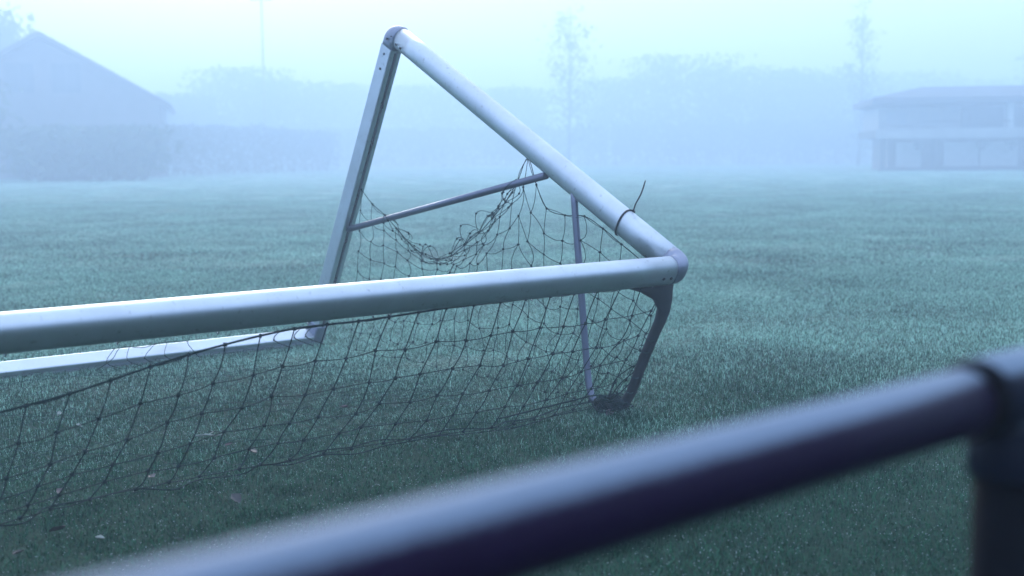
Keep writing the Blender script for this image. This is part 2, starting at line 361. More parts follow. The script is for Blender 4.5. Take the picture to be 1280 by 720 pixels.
# box profile with a hook slot; q = (across, toward slot face)
def prof(hw, hd, slot=.010, dep=.014, r=.009):
    pts = []
    for (sx, sy, a0) in ((1, 1, 0), (-1, 1, 90), (-1, -1, 180), (1, -1, 270)):
        if (sx, sy) == (-1, 1):   # slot between the two corners on the +y side
            pts += [(slot, hd), (slot*.8, hd-dep), (-slot*.8, hd-dep), (-slot, hd)]
        for k in range(4):
            an = radians(a0+k*30); pts.append((sx*(hw-r)+r*cos(an), sy*(hd-r)+r*sin(an)))
    return pts
def bar(name, c0, c1, ax, ay, hw, hd, n=8):
    c0, c1 = Vector(c0), Vector(c1); pr = prof(hw, hd); m = MB()
    m.loft([[c0.lerp(c1, i/n) + ax*x + ay*y for x, y in pr] for i in range(n+1)], smooth=False)
    return m.build(name, M_ALU, goal)
for x in (0, -LEN):
    sb = bar('side_bar', Ac + Bd*.08 + S*x, Ac + Bd*(LB-.03) + S*x, S, -P, WS, WP)
    # dark liner deep in the slot and the clip bodies along it
    m = MB(); Rm = Matrix((S, Bd, -P)).transposed()
    m.box(Ac + Bd*(LB/2+.03) + S*x - P*(WP-.0125), (.0075, LB/2-.07, .0012), Rm); m.build('slot_liner', M_SLOT, sb)
    for t in (.42, .66, 1.02, 1.32, 1.6, 1.86):
        m = MB(); m.box(Ac + Bd*t + S*x - P*(WP-.004), (.009, .012, .007), Rm); m.build('net_clip', M_SLOT, sb)
# rear bar on the grass, its slot facing the crossbar side
rb = bar('rear_bar', Bc + S*(-LEN+.04) - Bd*.02, Bc - S*.0 - Bd*.02, Bd, -P, WS, .05, 10)
for x in (0, -LEN):
    m = MB(); m.loft([sec(Bc + S*x + Bd*t, S, -P, WS*1.1, WP*1.08, 5) for t in (-.13, -.12, .0, .03)]); m.build('foot_joint', M_CAST, goal)
# screws
def orad(d1, d2, q1, q2, ex=2.35):
    return 1/((abs(d1)/q1)**ex + (abs(d2)/q2)**ex)**(1/ex)
def bolt(axis_pt, nrm, dist, r=.0075, parent=None):
    nrm = nrm.normalized(); p = axis_pt + nrm*dist; m = MB()
    m.tube([p - nrm*.004, p + nrm*.0022], r, 10); m.tube([p + nrm*.002, p + nrm*.0032], r*.55, 6); m.build('screw', M_BOLT, goal)
d = in_pl(-.80, -.60); d1, d2 = d.dot(P), d.dot(Bd); k = orad(d1, d2, HP, HB)
for x in (-.10, -.145): bolt(Cc + S*x, d, k)
d = (-S*.75 + Bd*.62 ).normalized(); k = orad(d.dot(S), d.dot(Bd), HP, HB)
for t in (.12, .165): bolt(Cc + P*t, d, k)
d = (-S*.8 - Bd*.05 + Bd*.45).normalized(); k = orad(d.dot(S), d.dot(Bd), HP, HB)
for t in (LP-.10, LP-.145): bolt(Cc + P*t, d, k)
for t in (.125, .215): bolt(Ac + Bd*t, -S, WS+.0005)
bolt(Ac + Bd*.03 - P*.01, -S, HP+.002, .007); bolt(Ac + Bd*.0 - P*.045, -S, HP+.003, .004)
# net bracket: flared gusset under the corner running down into a tube, then the strut back up to the post
def bracket(x, sg):
    # tube path in the side plane, wide section in the crossbar direction at the top
    path = [(.020, .650), (.033, .630), (.046, .602), (.058, .560), (.076, .510), (.105, .455), (.138, .400), (.188, .307), (.236, .213), (.284, .114), (.325, .055), (.350, .030)]
    wl = [.345, .285, .185, .090, .042, .027, .024, .023, .023, .0225, .0225, .022]      # reach toward the middle of the goal
    wr = [.004, .008, .014, .020, .023, .024, .0235, .023, .023, .0225, .0225, .022]
    th = [.020, .022, .024, .026, .026, .0245, .0235, .023, .023, .0225, .0225, .022]
    m = MB(); secs = []
    for i, (a, z) in enumerate(path):
        j0, j1 = max(i-1, 0), min(i+1, len(path)-1)
        t = Vector((0, path[j1][0]-path[j0][0], path[j1][1]-path[j0][1])).normalized(); nn = S.cross(t)
        xc = x + sg*(wr[i]-wl[i])/2; secs.append(sec((xc, a, z), S, nn, (wl[i]+wr[i])/2, th[i], 2.2, 24))
    m.loft(secs); m.build('net_bracket', M_BRKT, goal)
    m = MB(); x -= sg*.02; pts = [(x-sg*.002, .652, 1.045), (x-sg*.005, .640, .955), (x-sg*.01, .612, .740), (x-sg*.01, .585, .500), (x-sg*.01, .556, .240), (x-sg*.01, .538, .110), (x-sg*.01, .518, .055), (x-sg*.01, .480, .030)]
    m.tube(pts, [.0165, .0165, .0165, .0165, .0165, .0165, .0175, .019], 14); m.build('bracket_strut', M_STRUT, goal)
    m = MB(); m.tube([(x-sg*.01, .50, .030), (x-sg*.005, .43, .026), (x, .34, .03)], .016, 10); m.build('bracket_foot', M_BRKT, goal)
    m = MB(); m.tube([Vector((x-sg*.004, 2.690, .752)), Vector((x-sg*.004, .845, 1.088))], .0185, 16); m.build('brace', M_STRUT, goal)
bracket(.022, 1); bracket(-LEN, -1)
# small hooks holding the net under the crossbar
hm = None
for i in range(22):
    xk = -.16 - i*.33
    if hm is None:
        m = MB(); m.tube([(0, 0, .003), (0, .004, -.008), (0, .012, -.016), (0, .022, -.012), (0, .026, -.002)], .0028, 6); hm = m.mesh('net_hook'); hm.materials.append(M_ALU)
    h = bpy.data.objects.new('net_hook', hm); COL.objects.link(h); h.parent = goal
    h.location = Cc + S*xk + in_pl(.006, -.0545)

# ------------------------------------------------------------------ the net
net = empty('goal_net', C0, RZ)
tag(net, 'dark green goal net sagging from the crossbar and side of the fallen goal', 'net')
nr = random.Random(11)
def cord(m, a, b, r, slack, seed, n=4, sides=4, floor=None):
    a, b = Vector(a), Vector(b); L = (b-a).length
    if L < 1e-4: return
    q = random.Random(seed); d = Vector((q.uniform(-1, 1), q.uniform(-1, 1), q.uniform(-1.2, .1))); ps = []
    for i in range(n+1):
        t = i/n; p = a.lerp(b, t) + d*(slack*4*t*(1-t))
        ps.append(p)
    m.tube(ps, r, sides, cap=False)
def knot(m, p, r):
    R = Matrix.Rotation(nr.uniform(0, 3), 3, Vector((nr.random(), nr.random(), nr.random()+.1)).normalized())
    vs = [Vector(p) + R @ Vector(v)*r for v in ((1.25, 0, 0), (-1.25, 0, 0), (0, 1, 0), (0, -1, 0), (0, 0, 1), (0, 0, -1))]
    m.add(vs, [(0, 2, 4), (2, 1, 4), (1, 3, 4), (3, 0, 4), (2, 0, 5), (1, 2, 5), (3, 1, 5), (0, 3, 5)], True)
def poly(pts, n):
    """resample a polyline smoothly to n points"""
    pts = [Vector(p) for p in pts]; f = []
    for i in range(len(pts)-1):
        p0 = pts[max(i-1, 0)]; p1 = pts[i]; p2 = pts[i+1]; p3 = pts[min(i+2, len(pts)-1)]
        for k in range(12):
            t = k/12; f.append(.5*((2*p1) + (p2-p0)*t + (2*p0-5*p1+4*p2-p3)*t*t + (3*p1-p0-3*p2+p3)*t**3))
    f.append(pts[-1]); L = [0]
    for i in range(1, len(f)): L.append(L[-1]+(f[i]-f[i-1]).length)
    r = []; j = 0
    for k in range(n):
        s = L[-1]*k/(n-1)
        while j < len(f)-2 and L[j+1] < s: j += 1
        r.append(f[j].lerp(f[j+1], (s-L[j])/max(1e-9, L[j+1]-L[j])))
    return r
def net_grid(G, name, matl, r, slack, kn, parent, skip=lambda i, j, k: False, sides=4):
    m = MB(); nu, nv = len(G), len(G[0])
    for i in range(nu):
        for j in range(nv):
            if i+1 < nu and not skip(i, j, 0): cord(m, G[i][j], G[i+1][j], r, slack*nr.uniform(.3, 1.5), i*97+j, sides=sides)
            if j+1 < nv and not skip(i, j, 1): cord(m, G[i][j], G[i][j+1], r, slack*nr.uniform(.3, 1.5), i*57+j*3+9, sides=sides)
            if kn: knot(m, G[i][j], kn)
    return m.build(name, matl, parent)
# side panel, in the plane of the side frame, its upper edge torn off and sagging
def side_panel():
    top = poly([(0, 2.527, .994), (0, 2.40, .905), (0, 2.248, .835), (0, 2.06, .715), (0, 1.892, .645), (0, 1.78, .625), (0, 1.665, .643), (0, 1.52, .715), (0, 1.378, .793), (0, 1.25, .885), (0, 1.176, .943), (0, 1.06, 1.065), (0, .985, 1.172)], 14)
    top += poly([(0, .978, 1.168), (0, .92, 1.04), (0, .865, .943), (0, .79, .915), (0, .70, .90), (0, .60, .905), (0, .50, .875), (0, .36, .80), (0, .2, .715), (0, .09, .645)], 9)[1:]
    bot = poly([(0, 2.72, .03), (0, 2.2, .03), (0, 1.5, .025), (0, .9, .03), (0, .42, .04)], len(top))
    lft = poly([(0, 2.527, .994), (0, 2.565, .72), (0, 2.60, .45), (0, 2.66, .2), (0, 2.72, .03)], 9)
    rgt = poly([(0, .09, .645), (0, .135, .50), (0, .185, .36), (0, .27, .2), (0, .42, .04)], 9)
    nu, nv = len(top), 9; G = []
    for i in range(nu):
        u = i/(nu-1); colm = []
        for j in range(nv):
            # rows crowd up against the sagging edge in the torn part
            v0 = j/(nv-1); crowd = max(0, 1-abs(u-.34)/.30)
            v = v0*(1-crowd*.0) if crowd <= 0 else v0 + crowd*(v0**2.3 - v0)*.85
            cn = (1-u)*(1-v)*top[0] + u*(1-v)*top[-1] + (1-u)*v*bot[0] + u*v*bot[-1]
            # side curves at v
            def at(c, t):
                t *= len(c)-1; k = min(int(t), len(c)-2); return c[k].lerp(c[k+1], t-k)
            p = (1-v)*top[i] + v*bot[i] + (1-u)*at(lft, v) + u*at(rgt, v) - cn
            ed = min(1, 4*u, 4*(1-u))*min(1, 2.5*v0)
            p = p + Vector((.05*sin(u*7+v*4)*ed + nr.uniform(-.02, .02)*ed, nr.uniform(-.022, .022)*ed, nr.uniform(-.022, .022)*ed))
            p.z = max(.02, p.z); colm.append(p)
        G.append(colm)
    net_grid(G, 'side_panel', M_NET, .0016, .016, .0078, net)
    m = MB(); e = [G[i][0] + Vector((0, 0, .0)) for i in range(nu)]; m.tube(poly(e, 90), .0021, 5); m.build('edge_rope', M_NET, net)
    # loose loops hanging in the torn fold
    m = MB(); q = random.Random(4)
    for i in range(2, 12):
        a = G[i][0]; b = G[i+1][0]
        for kk in range(5):
            up_ = q.uniform(-.03, .075)*(.35 if i in (2, 10, 11) else 1); o = Vector((q.uniform(-.05, .05), q.uniform(-.05, .05), up_))
            mid = (a+b)/2 + o; bb = b + Vector((q.uniform(-.03, .03), 0, q.uniform(-.02, .02))); ps = [a.lerp(bb, t/9) + o*sin(pi*t/9)**.8 for t in range(10)]; m.tube(ps, .0017, 4, cap=False); knot(m, ps[4], .0075)
    m.build('loose_loops', M_NET, net)
    return G
side_panel()
# back panel hanging from under the crossbar; its head rope has come off toward the left and droops
def back_panel():
    cols = 58; G = []
    def headz(s):
        k = [(0, .628), (-.6, .630), (-1.2, .626), (-1.55, .612), (-1.80, .612), (-1.93, .602), (-2.10, .580), (-2.27, .553), (-2.56, .491), (-2.80, .456), (-3.3, .41), (-4.2, .37), (-5.3, .40), (-6.3, .52), (-7.0, .61), (-7.32, .628)]
        for (a, za), (b, zb) in zip(k, k[1:]):
            if a >= s >= b: return za + (zb-za)*(a-s)/(a-b)
        return .6
    for i in range(cols):
        s = -.06 - i*(7.2/(cols-1)); h = headz(s); colm = []
        sb = s - .0 + .02*nr.uniform(-1, 1)
        a1 = .48 + .05*sin(s*2.3) + .02*sin(s*5.1+1) - .18*max(0, min(1, (-s-1.7)/1.3))
        if i == 0: a1 = .42
        for j in range(6):
            t = j/5
            drop = (.62-h)
            a = .012 + (a1-.012)*(t**1.12) + nr.uniform(-.01, .01)*(0 < j < 5)
            belly = -.035*sin(pi*t)*(1+4*drop) * min(1, i/3)
            z = h*(1-t) + .03*t + belly + nr.uniform(-.009, .009)*(0 < j < 5)
            x = s + (sb-s)*t - .10*t*min(1, drop*6) + nr.uniform(-.012, .012)*(0 < j)
            colm.append(Vector((x, a, max(z, .022))))
        G.append(colm)
    # right edge pulled on to the bracket
    for j in range(6):
        t = j/5; G[0][j] = Vector((-.02-.02*sin(pi*t), .045+.37*t**1.1, .62-.58*t))
    o = net_grid(G, 'back_panel', M_NET, .0021, .005, .0095, net)
    m = MB(); m.tube(poly([c[0] for c in G], 240), [.0042]*240, 6); m.build('head_rope', M_NET, net)
    m = MB(); m.tube(poly([c[5] + Vector((0, nr.uniform(-.05, .05), nr.uniform(-.020, .0))) for c in G], 240), .0026, 6)
    m.tube(poly([c[5] + Vector((0, .03+nr.uniform(-.03, .03), .002+nr.uniform(-.016, .006))) for c in G[:14]], 120), .0028, 6); m.build('ground_rope', M_NET, net)
    return G
GB = back_panel()
# the part lying on the grass between the brackets and the rear bar, and its hem drawn up over the bar
def ground_panel():
    G = []
    nrw = 17
    for i in range(52):
        s = -.35 - i*.135; colm = []
        for j in range(nrw):
            t = j/(nrw-1); a = .55 + t*2.42
            x = s + .10*sin(a*2.1+i*.12) + nr.uniform(-.03, .03); a2 = a + .06*sin(s*3.1+j) + nr.uniform(-.03, .03)
            z = .026 + .014*noise.noise(Vector((x*3, a2*3, 0))) + nr.uniform(-.010, .012)
            colm.append(Vector((x, a2, max(.012, z))))
        G.append(colm)
    net_grid(G, 'ground_panel', M_NETW, .0011, .012, .0030, net, sides=3)
    m = MB(); q = random.Random(8)
    # hem over the rear bar
    hx = [(-1.00, 2.98, .03), (-1.03, 3.06, .10), (-1.02, 3.10, .115), (-1.10, 3.12, .118), (-1.2, 3.10, .122), (-1.30, 3.06, .112), (-1.42, 3.09, .120), (-1.50, 3.02, .07), (-1.62, 2.95, .03)]
    hx = [(x+.15, a, z) for x, a, z in hx]
    m.tube(poly(hx, 40), .0022, 5)
    for x0 in (-.98, -1.1, -1.2, -1.32):
        a = Vector((x0+q.uniform(-.03, .03), 3.09, .118)); b = Vector((x0-.07, 3.0, .06)); c = Vector((x0-.02, 2.92, .03)); m.tube(poly([a, b, c], 8), .0019, 4, cap=False); knot(m, a, .006); knot(m, b, .005)
    for x0 in (-.08, -.16, -.30):
        a = Vector((x0, 3.10, .11)); b = Vector((x0-.04, 3.03, .075)); c = Vector((x0+.03, 2.92, .03)); m.tube(poly([a, a+Vector((.03, -.02, .012)), b, c], 12), .0034, 5, cap=False); knot(m, b, .008)
    o = m.build('hem_cord', M_NET, net); o['kind'] = 'stuff'
ground_panel()
# tangle of cord wound about the foot of the bracket
m = MB(); q = random.Random(3)
for k in range(34):
    ps = []; ph = q.uniform(0, 6); r0 = q.uniform(.02, .065)
    for i in range(9):
        an = ph + i*.8; ps.append(Vector((r0*cos(an)*1.5-.01, .37 + r0*sin(an)*1.3 + q.uniform(-.01, .01), .035 + .03*sin(i*1.3+k) + q.uniform(0, .02))))
    m.tube(poly(ps, 24), .0032, 4, cap=False)
for k in range(3):
    m.tube(poly([(-.01, .40, .05), (-.02-.02*k, .30, .12+.03*k), (.032, .232, .21+.02*k), (.03, .25, .17)], 14), .0028, 4, cap=False)
m.tube(poly([(.0, .38, .07), (-.06, .43, .085), (-.16, .50, .06), (-.34, .55, .035), (-.55, .53, .03)], 30), .004, 5)
m.build('tangled_cord', M_NET, net)
# turns of cord wrapped round the bracket tube
m = MB()
for (a, z) in ((.150, .375), (.182, .318), (.245, .195), (.28, .122)):
    ps = [Vector((.0275*cos(t), a + .020*sin(t), z + .018*sin(t) + .010*t/6)) for t in np.linspace(0, 6.28, 14)]
    m.tube(ps, .0022, 4, cap=False)
o = m.build('lashing', M_NETW, net); o['kind'] = 'stuff'

# black cable tie round the post near the corner, its tail sticking up
tie = empty('cable_tie', Vector(C0) + Matrix.Rotation(RZ, 3, 'Z') @ (Cc + P*.392), RZ)
tag(tie, 'black cable tie cinched round the leaning goal post with its tail sticking up', 'cable tie')
m = MB(); ring = []
for k in range(33):
    t = 2*pi*k/32; ct, st = cos(t), sin(t)
    x = math.copysign(abs(ct)**(2/2.35), ct)*(HP+.0028); y = math.copysign(abs(st)**(2/2.35), st)*(HB+.0028)
    ring.append(S*x + Bd*y + P*(.012*ct))
m.tube(ring, .0044, 6, cap=False); m.build('strap', M_TIE, tie)
hd = -Bd*(HB*.80) + S*(HP*.62)
m = MB(); Rm = Matrix((S, Bd, P)).transposed(); m.box(hd - Bd*.006, (.006, .0065, .007), Rm); m.build('lock', M_TIE, tie)
m = MB(); m.tube(poly([hd - Bd*.008, hd + Vector((.006, -.012, .04)), hd + Vector((.022, -.03, .085)), hd + Vector((.040, -.04, .145))], 14), [.0038]*12 + [.0034, .0026], 6); m.build('tail', M_TIE, tie)

# ------------------------------------------------------------------ foreground barrier rail
RH = .965; RD = Vector((sin(radians(48.64)), cos(radians(48.64)), 0)); RP = Vector((.0278, .7095, RH)); RR = .030
rail = empty('barrier_rail', RP + RD*.568 - Vector((0, 0, RH)), math.atan2(RD.y, RD.x))
tag(rail, 'dark purple tubular barrier rail with a tee joint and post, close to the viewer', 'railing')
POSTX = 0.0
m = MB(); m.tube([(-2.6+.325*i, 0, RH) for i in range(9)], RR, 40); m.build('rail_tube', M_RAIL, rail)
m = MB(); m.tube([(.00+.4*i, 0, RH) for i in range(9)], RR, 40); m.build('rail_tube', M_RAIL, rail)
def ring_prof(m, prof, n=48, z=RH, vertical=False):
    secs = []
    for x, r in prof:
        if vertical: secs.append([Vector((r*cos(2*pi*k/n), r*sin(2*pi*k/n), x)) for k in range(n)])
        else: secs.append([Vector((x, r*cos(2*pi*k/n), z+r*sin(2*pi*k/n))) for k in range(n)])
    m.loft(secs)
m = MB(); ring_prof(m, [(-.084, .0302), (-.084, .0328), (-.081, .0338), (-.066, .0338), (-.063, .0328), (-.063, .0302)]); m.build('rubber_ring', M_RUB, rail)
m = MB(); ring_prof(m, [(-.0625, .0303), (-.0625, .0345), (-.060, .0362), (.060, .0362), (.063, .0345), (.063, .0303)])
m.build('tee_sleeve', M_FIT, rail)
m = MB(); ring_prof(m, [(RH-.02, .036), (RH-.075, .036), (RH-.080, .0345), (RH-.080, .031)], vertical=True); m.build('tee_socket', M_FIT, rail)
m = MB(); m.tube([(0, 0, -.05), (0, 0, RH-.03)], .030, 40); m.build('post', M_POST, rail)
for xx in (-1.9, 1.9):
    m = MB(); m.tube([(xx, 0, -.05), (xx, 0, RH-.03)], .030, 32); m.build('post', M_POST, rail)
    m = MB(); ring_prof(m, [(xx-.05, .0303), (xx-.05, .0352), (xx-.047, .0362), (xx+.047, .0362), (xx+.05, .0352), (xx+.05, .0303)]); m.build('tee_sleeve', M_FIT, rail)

# ------------------------------------------------------------------ fallen leaves and a twig on the grass
def leaf_mesh(seed, L):
    q = random.Random(seed); V = []; F = []; n = 7
    for i in range(n):
        t = i/(n-1); wd = L*.32*math.sin(pi*min(1, t**.8*.97+.03))*q.uniform(.85, 1.1); curl = L*.28*(t-.5)**2 + L*.06*q.random()
        V += [(t*L-L/2, -wd, curl + wd*.7), (t*L-L/2, 0, curl*.8), (t*L-L/2, wd, curl + wd*.55)]
    for i in range(n-1):
        a = i*3; F += [(a, a+1, a+4, a+3), (a+1, a+2, a+5, a+4)]
    me = bpy.data.meshes.new('fallen_leaf'); me.from_pydata(V, [], F); me.polygons.foreach_set('use_smooth', [True]*len(F)); return me
ML = {'pale': mat('pale_leaf', (.26, .30, .27), (.16, .18, .15), rough=.6, scale=40), 'brown': mat('brown_leaf', (.028, .02, .02), (.045, .03, .03), rough=.6, scale=40),
      'red': mat('reddish_leaf', (.045, .018, .022), (.03, .016, .02), rough=.6, scale=40), 'dark': mat('dark_leaf', (.02, .022, .022), (.035, .03, .028), rough=.6, scale=40)}
leaves = [(-1.73, 4.77, 'pale', .050, 'small pale curled leaf on the dark grass at the left, below the drooping net rope'),
 (-2.09, 5.46, 'pale', .040, 'tiny pale leaf just under the drooping head rope at the far left'),
 (-1.92, 5.24, 'pale', .040, 'small pale leaf caught under the net, a step right of the left edge'),
 (-1.33, 4.34, 'brown', .060, 'brown purple leaf standing curled in the grass left of the net hem'),
 (-.95, 4.02, 'dark', .070, 'dark curled leaf between the net hem and the blurred rail'),
 (-1.60, 4.15, 'brown', .045, 'small brown leaf low at the left among dark grass'),
 (-1.44, 3.70, 'brown', .080, 'long brown leaf lying flat near the lower left corner'),
 (-1.28, 3.62, 'pale', .045, 'pale leaf near the bottom left, left of the rail edge'),
 (-1.02, 3.57, 'pale', .045, 'pale leaf right beside the blurred top edge of the rail'),
 (-1.48, 3.50, 'dark', .050, 'dark upright leaf in the lower left corner'),
 (-.80, 5.62, 'red', .060, 'reddish leaf lying behind the net below the far foot of the goal'),
 (-1.05, 4.74, 'dark', .090, 'dark clump of leaf litter under the lower net rope'),
 (-1.17, 4.86, 'red', .050, 'reddish brown leaf next to the pale twig'),
 (.25, 4.30, 'brown', .045, 'small brown leaf just above the rail near the middle'),
 (.435, 5.36, 'red', .070, 'reddish leaf caught in the cord tangle at the bracket foot')]
for i, (x, y, c, L, lb) in enumerate(leaves):
    o = link_mesh('fallen_leaf', leaf_mesh(i, L*.8), ML[c]); o.location = (x, y, ground_h(x, y)+.024); q = random.Random(i)
    o.rotation_euler = (q.uniform(-.5, .5), q.uniform(-.5, .5), q.uniform(0, 6)); tag(o, lb, 'leaf', 'fallen leaves on the grass')
m = MB(); m.tube([(-.05, 0, 0), (-.01, .006, .004), (.03, -.004, 0), (.06, .004, .003)], [.004, .005, .004, .002], 6); m.tube([(.0, 0, .003), (.02, .02, .012)], .002, 5)
o = m.build('twig', ML['pale']); o.location = (-1.29, 5.0, ground_h(-1.29, 5.0)+.03); o.rotation_euler[2] = .1; tag(o, 'short pale twig lying on the grass under the net at the left', 'twig')

# ------------------------------------------------------------------ background: trees, houses, mast (all in fog)
M_BARK = mat('bark', (.05, .045, .04), (.08, .07, .06), rough=.9, scale=6, bump=.5, bscale=20)
M_LEAF = mat('tree_leaves', (.045, .07, .035), (.08, .11, .055), rough=.7, scale=.9)
M_LEAF2 = mat('conifer_needles', (.03, .055, .04), (.05, .08, .055), rough=.7, scale=.9)
def tree(name, loc, H, R, base, seed, label, group='trees beyond the pitch', leafm=None, n=2600, conical=False, size=.20, cat='tree'):
    q = random.Random(seed); root = empty(name, (loc[0], loc[1], -.03)); tag(root, label, cat, group)
    t = MB(); tips = []
    r0 = .009*H+.05; top = Vector((q.uniform(-.3, .3), q.uniform(-.3, .3), H*.93))
    trunk = poly([(0, 0, 0), (q.uniform(-.2, .2), q.uniform(-.2, .2), H*.35), top], 9); t.tube(trunk, [r0*(1-.88*i/8) for i in range(9)], 9)
    nb = 16
    for i in range(nb):
        z = base + (H*.88-base)*(i+.5)/nb; an = i*2.4 + q.uniform(-.3, .3)
        env = (1-(z/H))**.8 if conical else math.sin(pi*min(1, max(.08, (z-base*.5)/(H*1.02-base*.5))))**.6
        rr = R*env*q.uniform(.65, 1.05); s = Vector((0, 0, z*.9)); e = Vector((rr*cos(an), rr*sin(an), z + (0 if conical else rr*.45)))
        md = (s+e)/2 + Vector((0, 0, -.1*rr)); br = poly([s, md, e], 6); t.tube(br, [r0*.32*(1-.8*k/5) for k in range(6)], 5)
        tips += [br[2], br[3], br[4], br[5]]
        for k in range(2):
            a2 = an + q.uniform(-.9, .9); e2 = br[3] + Vector((cos(a2), sin(a2), q.uniform(.1, .8)))*rr*.4; t.tube([br[3], e2], [r0*.1, r0*.03], 4); tips.append(e2)
    t.build('trunk', M_BARK, root)
    V = []; F = []; tips.append(top)
    for i in range(n):
        c = tips[q.randrange(len(tips))]; sg = .19*R+.25
        p = c + Vector((q.gauss(0, sg), q.gauss(0, sg), q.gauss(0, sg*.8)))
        if p.z > H: continue
        a = Vector((q.uniform(-1, 1), q.uniform(-1, 1), q.uniform(-1, 1))).normalized(); b = a.orthogonal().normalized(); s = size*q.uniform(.5, 1.2)
        k = len(V); V += [p-a*s, p+b*s*.5, p+a*s, p-b*s*.5]; F.append((k, k+1, k+2, k+3))
    me = bpy.data.meshes.new('crown'); me.from_pydata([tuple(v) for v in V], [], F); link_mesh('crown', me, leafm or M_LEAF, root)
    return root
def X(px, Y): return (px-640)/FPX*Y     # where a bearing meets the row at distance Y
T = [ # name, bearing, distance, height, radius, base
 ('round_tree', 225, 74, 5.6, 2.6, 1.0, 'low round tree in the fog just right of the gabled house'),
 ('round_tree', 300, 82, 7.8, 3.2, 1.5, 'round tree in the fog behind the tall mast'),
 ('round_tree', 372, 86, 7.0, 3.0, 1.2, 'faint round tree between the mast and the leaning goal frame'),
 ('tall_tree', 440, 96, 7.6, 3.0, 2.0, 'tall faint tree behind the leaning side bar of the goal'),
 ('round_tree', 530, 94, 6.4, 3.6, 1.2, 'faint low tree seen through the triangle of the goal'),
 ('tall_tree', 712, 104, 15.0, 2.0, 3.0, 'very tall faint tree above the middle of the leaning post'),
 ('round_tree', 640, 90, 6.6, 3.4, 1.2, 'broad faint tree directly behind the leaning post'),
 ('round_tree', 770, 86, 6.6, 3.2, 1.0, 'broad tree in the fog right of the tall faint tree'),
 ('round_tree', 850, 80, 8.0, 3.6, 1.2, 'tallest round tree in the fog right of the goal'),
 ('round_tree', 925, 82, 7.4, 3.3, 1.0, 'dense round tree midway between goal and clubhouse'),
 ('round_tree', 985, 84, 7.8, 3.0, 1.0, 'round tree left of the tall poplar'),
 ('poplar_tree', 1072, 104, 15.5, 1.1, 1.5, 'tall narrow poplar rising left of the clubhouse'),
 ('round_tree', 1045, 82, 6.8, 3.0, .8, 'bushy tree at the foot of the tall poplar'),
 ('round_tree', 1130, 96, 8.2, 3.8, 1.5, 'tree showing over the left end of the clubhouse roof'),
 ('round_tree', 1220, 99, 8.2, 4.0, 1.5, 'tree showing faintly over the right part of the clubhouse roof'),
 ('tall_tree', -12, 56, 15.0, 2.4, 2.5, 'tall dark tree at the far left behind the gabled house'),
 ('round_tree', 70, 69.5, 3.0, 2.0, .6, 'bushy low tree standing in front of the gabled house'),
 ('round_tree', 150, 69.8, 3.0, 2.2, .6, 'bushy low tree at the right corner of the gabled house'),
 ('round_tree', 1340, 74, 7.0, 3.0, 1.0, 'tree beyond the right edge of the clubhouse'),
 ('round_tree', -90, 68, 6.0, 3.4, .8, 'bushy tree at the far left edge before the gabled house')]
for i, (nm, b, Y, Hh, R, ba, lb) in enumerate(T):
    sparse = False
    if 70 < Y < 100: Y *= 1.8; Hh = min(13.4 - 2.6*((i*7) % 5)/4, Hh*(1.55 + .32*((i*37) % 10)/10)-.5); R *= 1.9; ba *= 1.1
    elif Y > 100: Y = 118; Hh = 16.6; R *= 1.15; sparse = True
    elif Hh > 12: Y = 104; Hh = 15.5; R *= 1.5
    tree(nm, (X(b, Y), Y), Hh, R, ba, 100+i, lb, n=(420 + 300*(i % 2)) if sparse else (4200 if Y > 60 else 2600), size=(.26 if sparse else .36) if Y > 60 else .17, conical=(nm == 'poplar_tree' and False))
# hedges along the far side of the pitch
def hedge(x0, y0, x1, y1, h, d, n, seed, label):
    root = empty('hedge', ((x0+x1)/2, (y0+y1)/2, -.03), math.atan2(y1-y0, x1-x0)); tag(root, label, 'hedge', 'hedges along the far side of the pitch'); L = math.hypot(x1-x0, y1-y0)
    q = random.Random(seed); V = []; F = []
    for i in range(n):
        x = q.uniform(-L/2, L/2); hh = h*(1+.16*noise.noise(Vector((x*.5, seed, 0)))+.08*noise.noise(Vector((x*2, seed, 0)))); p = Vector((x, q.uniform(-d/2, d/2), hh*q.random()**.7))
        a = Vector((q.uniform(-1, 1), q.uniform(-1, 1), q.uniform(-1, 1))).normalized(); b = a.orthogonal().normalized(); s = .16*q.uniform(.5, 1.3)
        k = len(V); V += [p-a*s, p+b*s*.55, p+a*s, p-b*s*.55]; F.append((k, k+1, k+2, k+3))
    me = bpy.data.meshes.new('foliage'); me.from_pydata([tuple(v) for v in V], [], F); link_mesh('foliage', me, M_LEAF2, root)
    m = MB()
    for k in range(int(L/1.2)): x = -L/2+.6+k*1.2; m.tube([(x, 0, 0), (x+q.uniform(-.1, .1), q.uniform(-.1, .1), h*.7)], [.05, .02], 5)
    o = m.build('stems', M_BARK, root); o['kind'] = 'stuff'
hedge(X(170, 80), 80, X(420, 112), 112, 3.6, 1.8, 12000, 1, 'hedge on the left between the gabled house and the goal')
hedge(X(405, 138), 138, X(760, 140), 140, 4.4, 2.0, 16000, 2, 'long hedge behind the goal in the middle of the fog')
hedge(X(765, 140), 140, X(1130, 136), 136, 4.9, 2.0, 18000, 3, 'hedge on the right running up to the clubhouse')

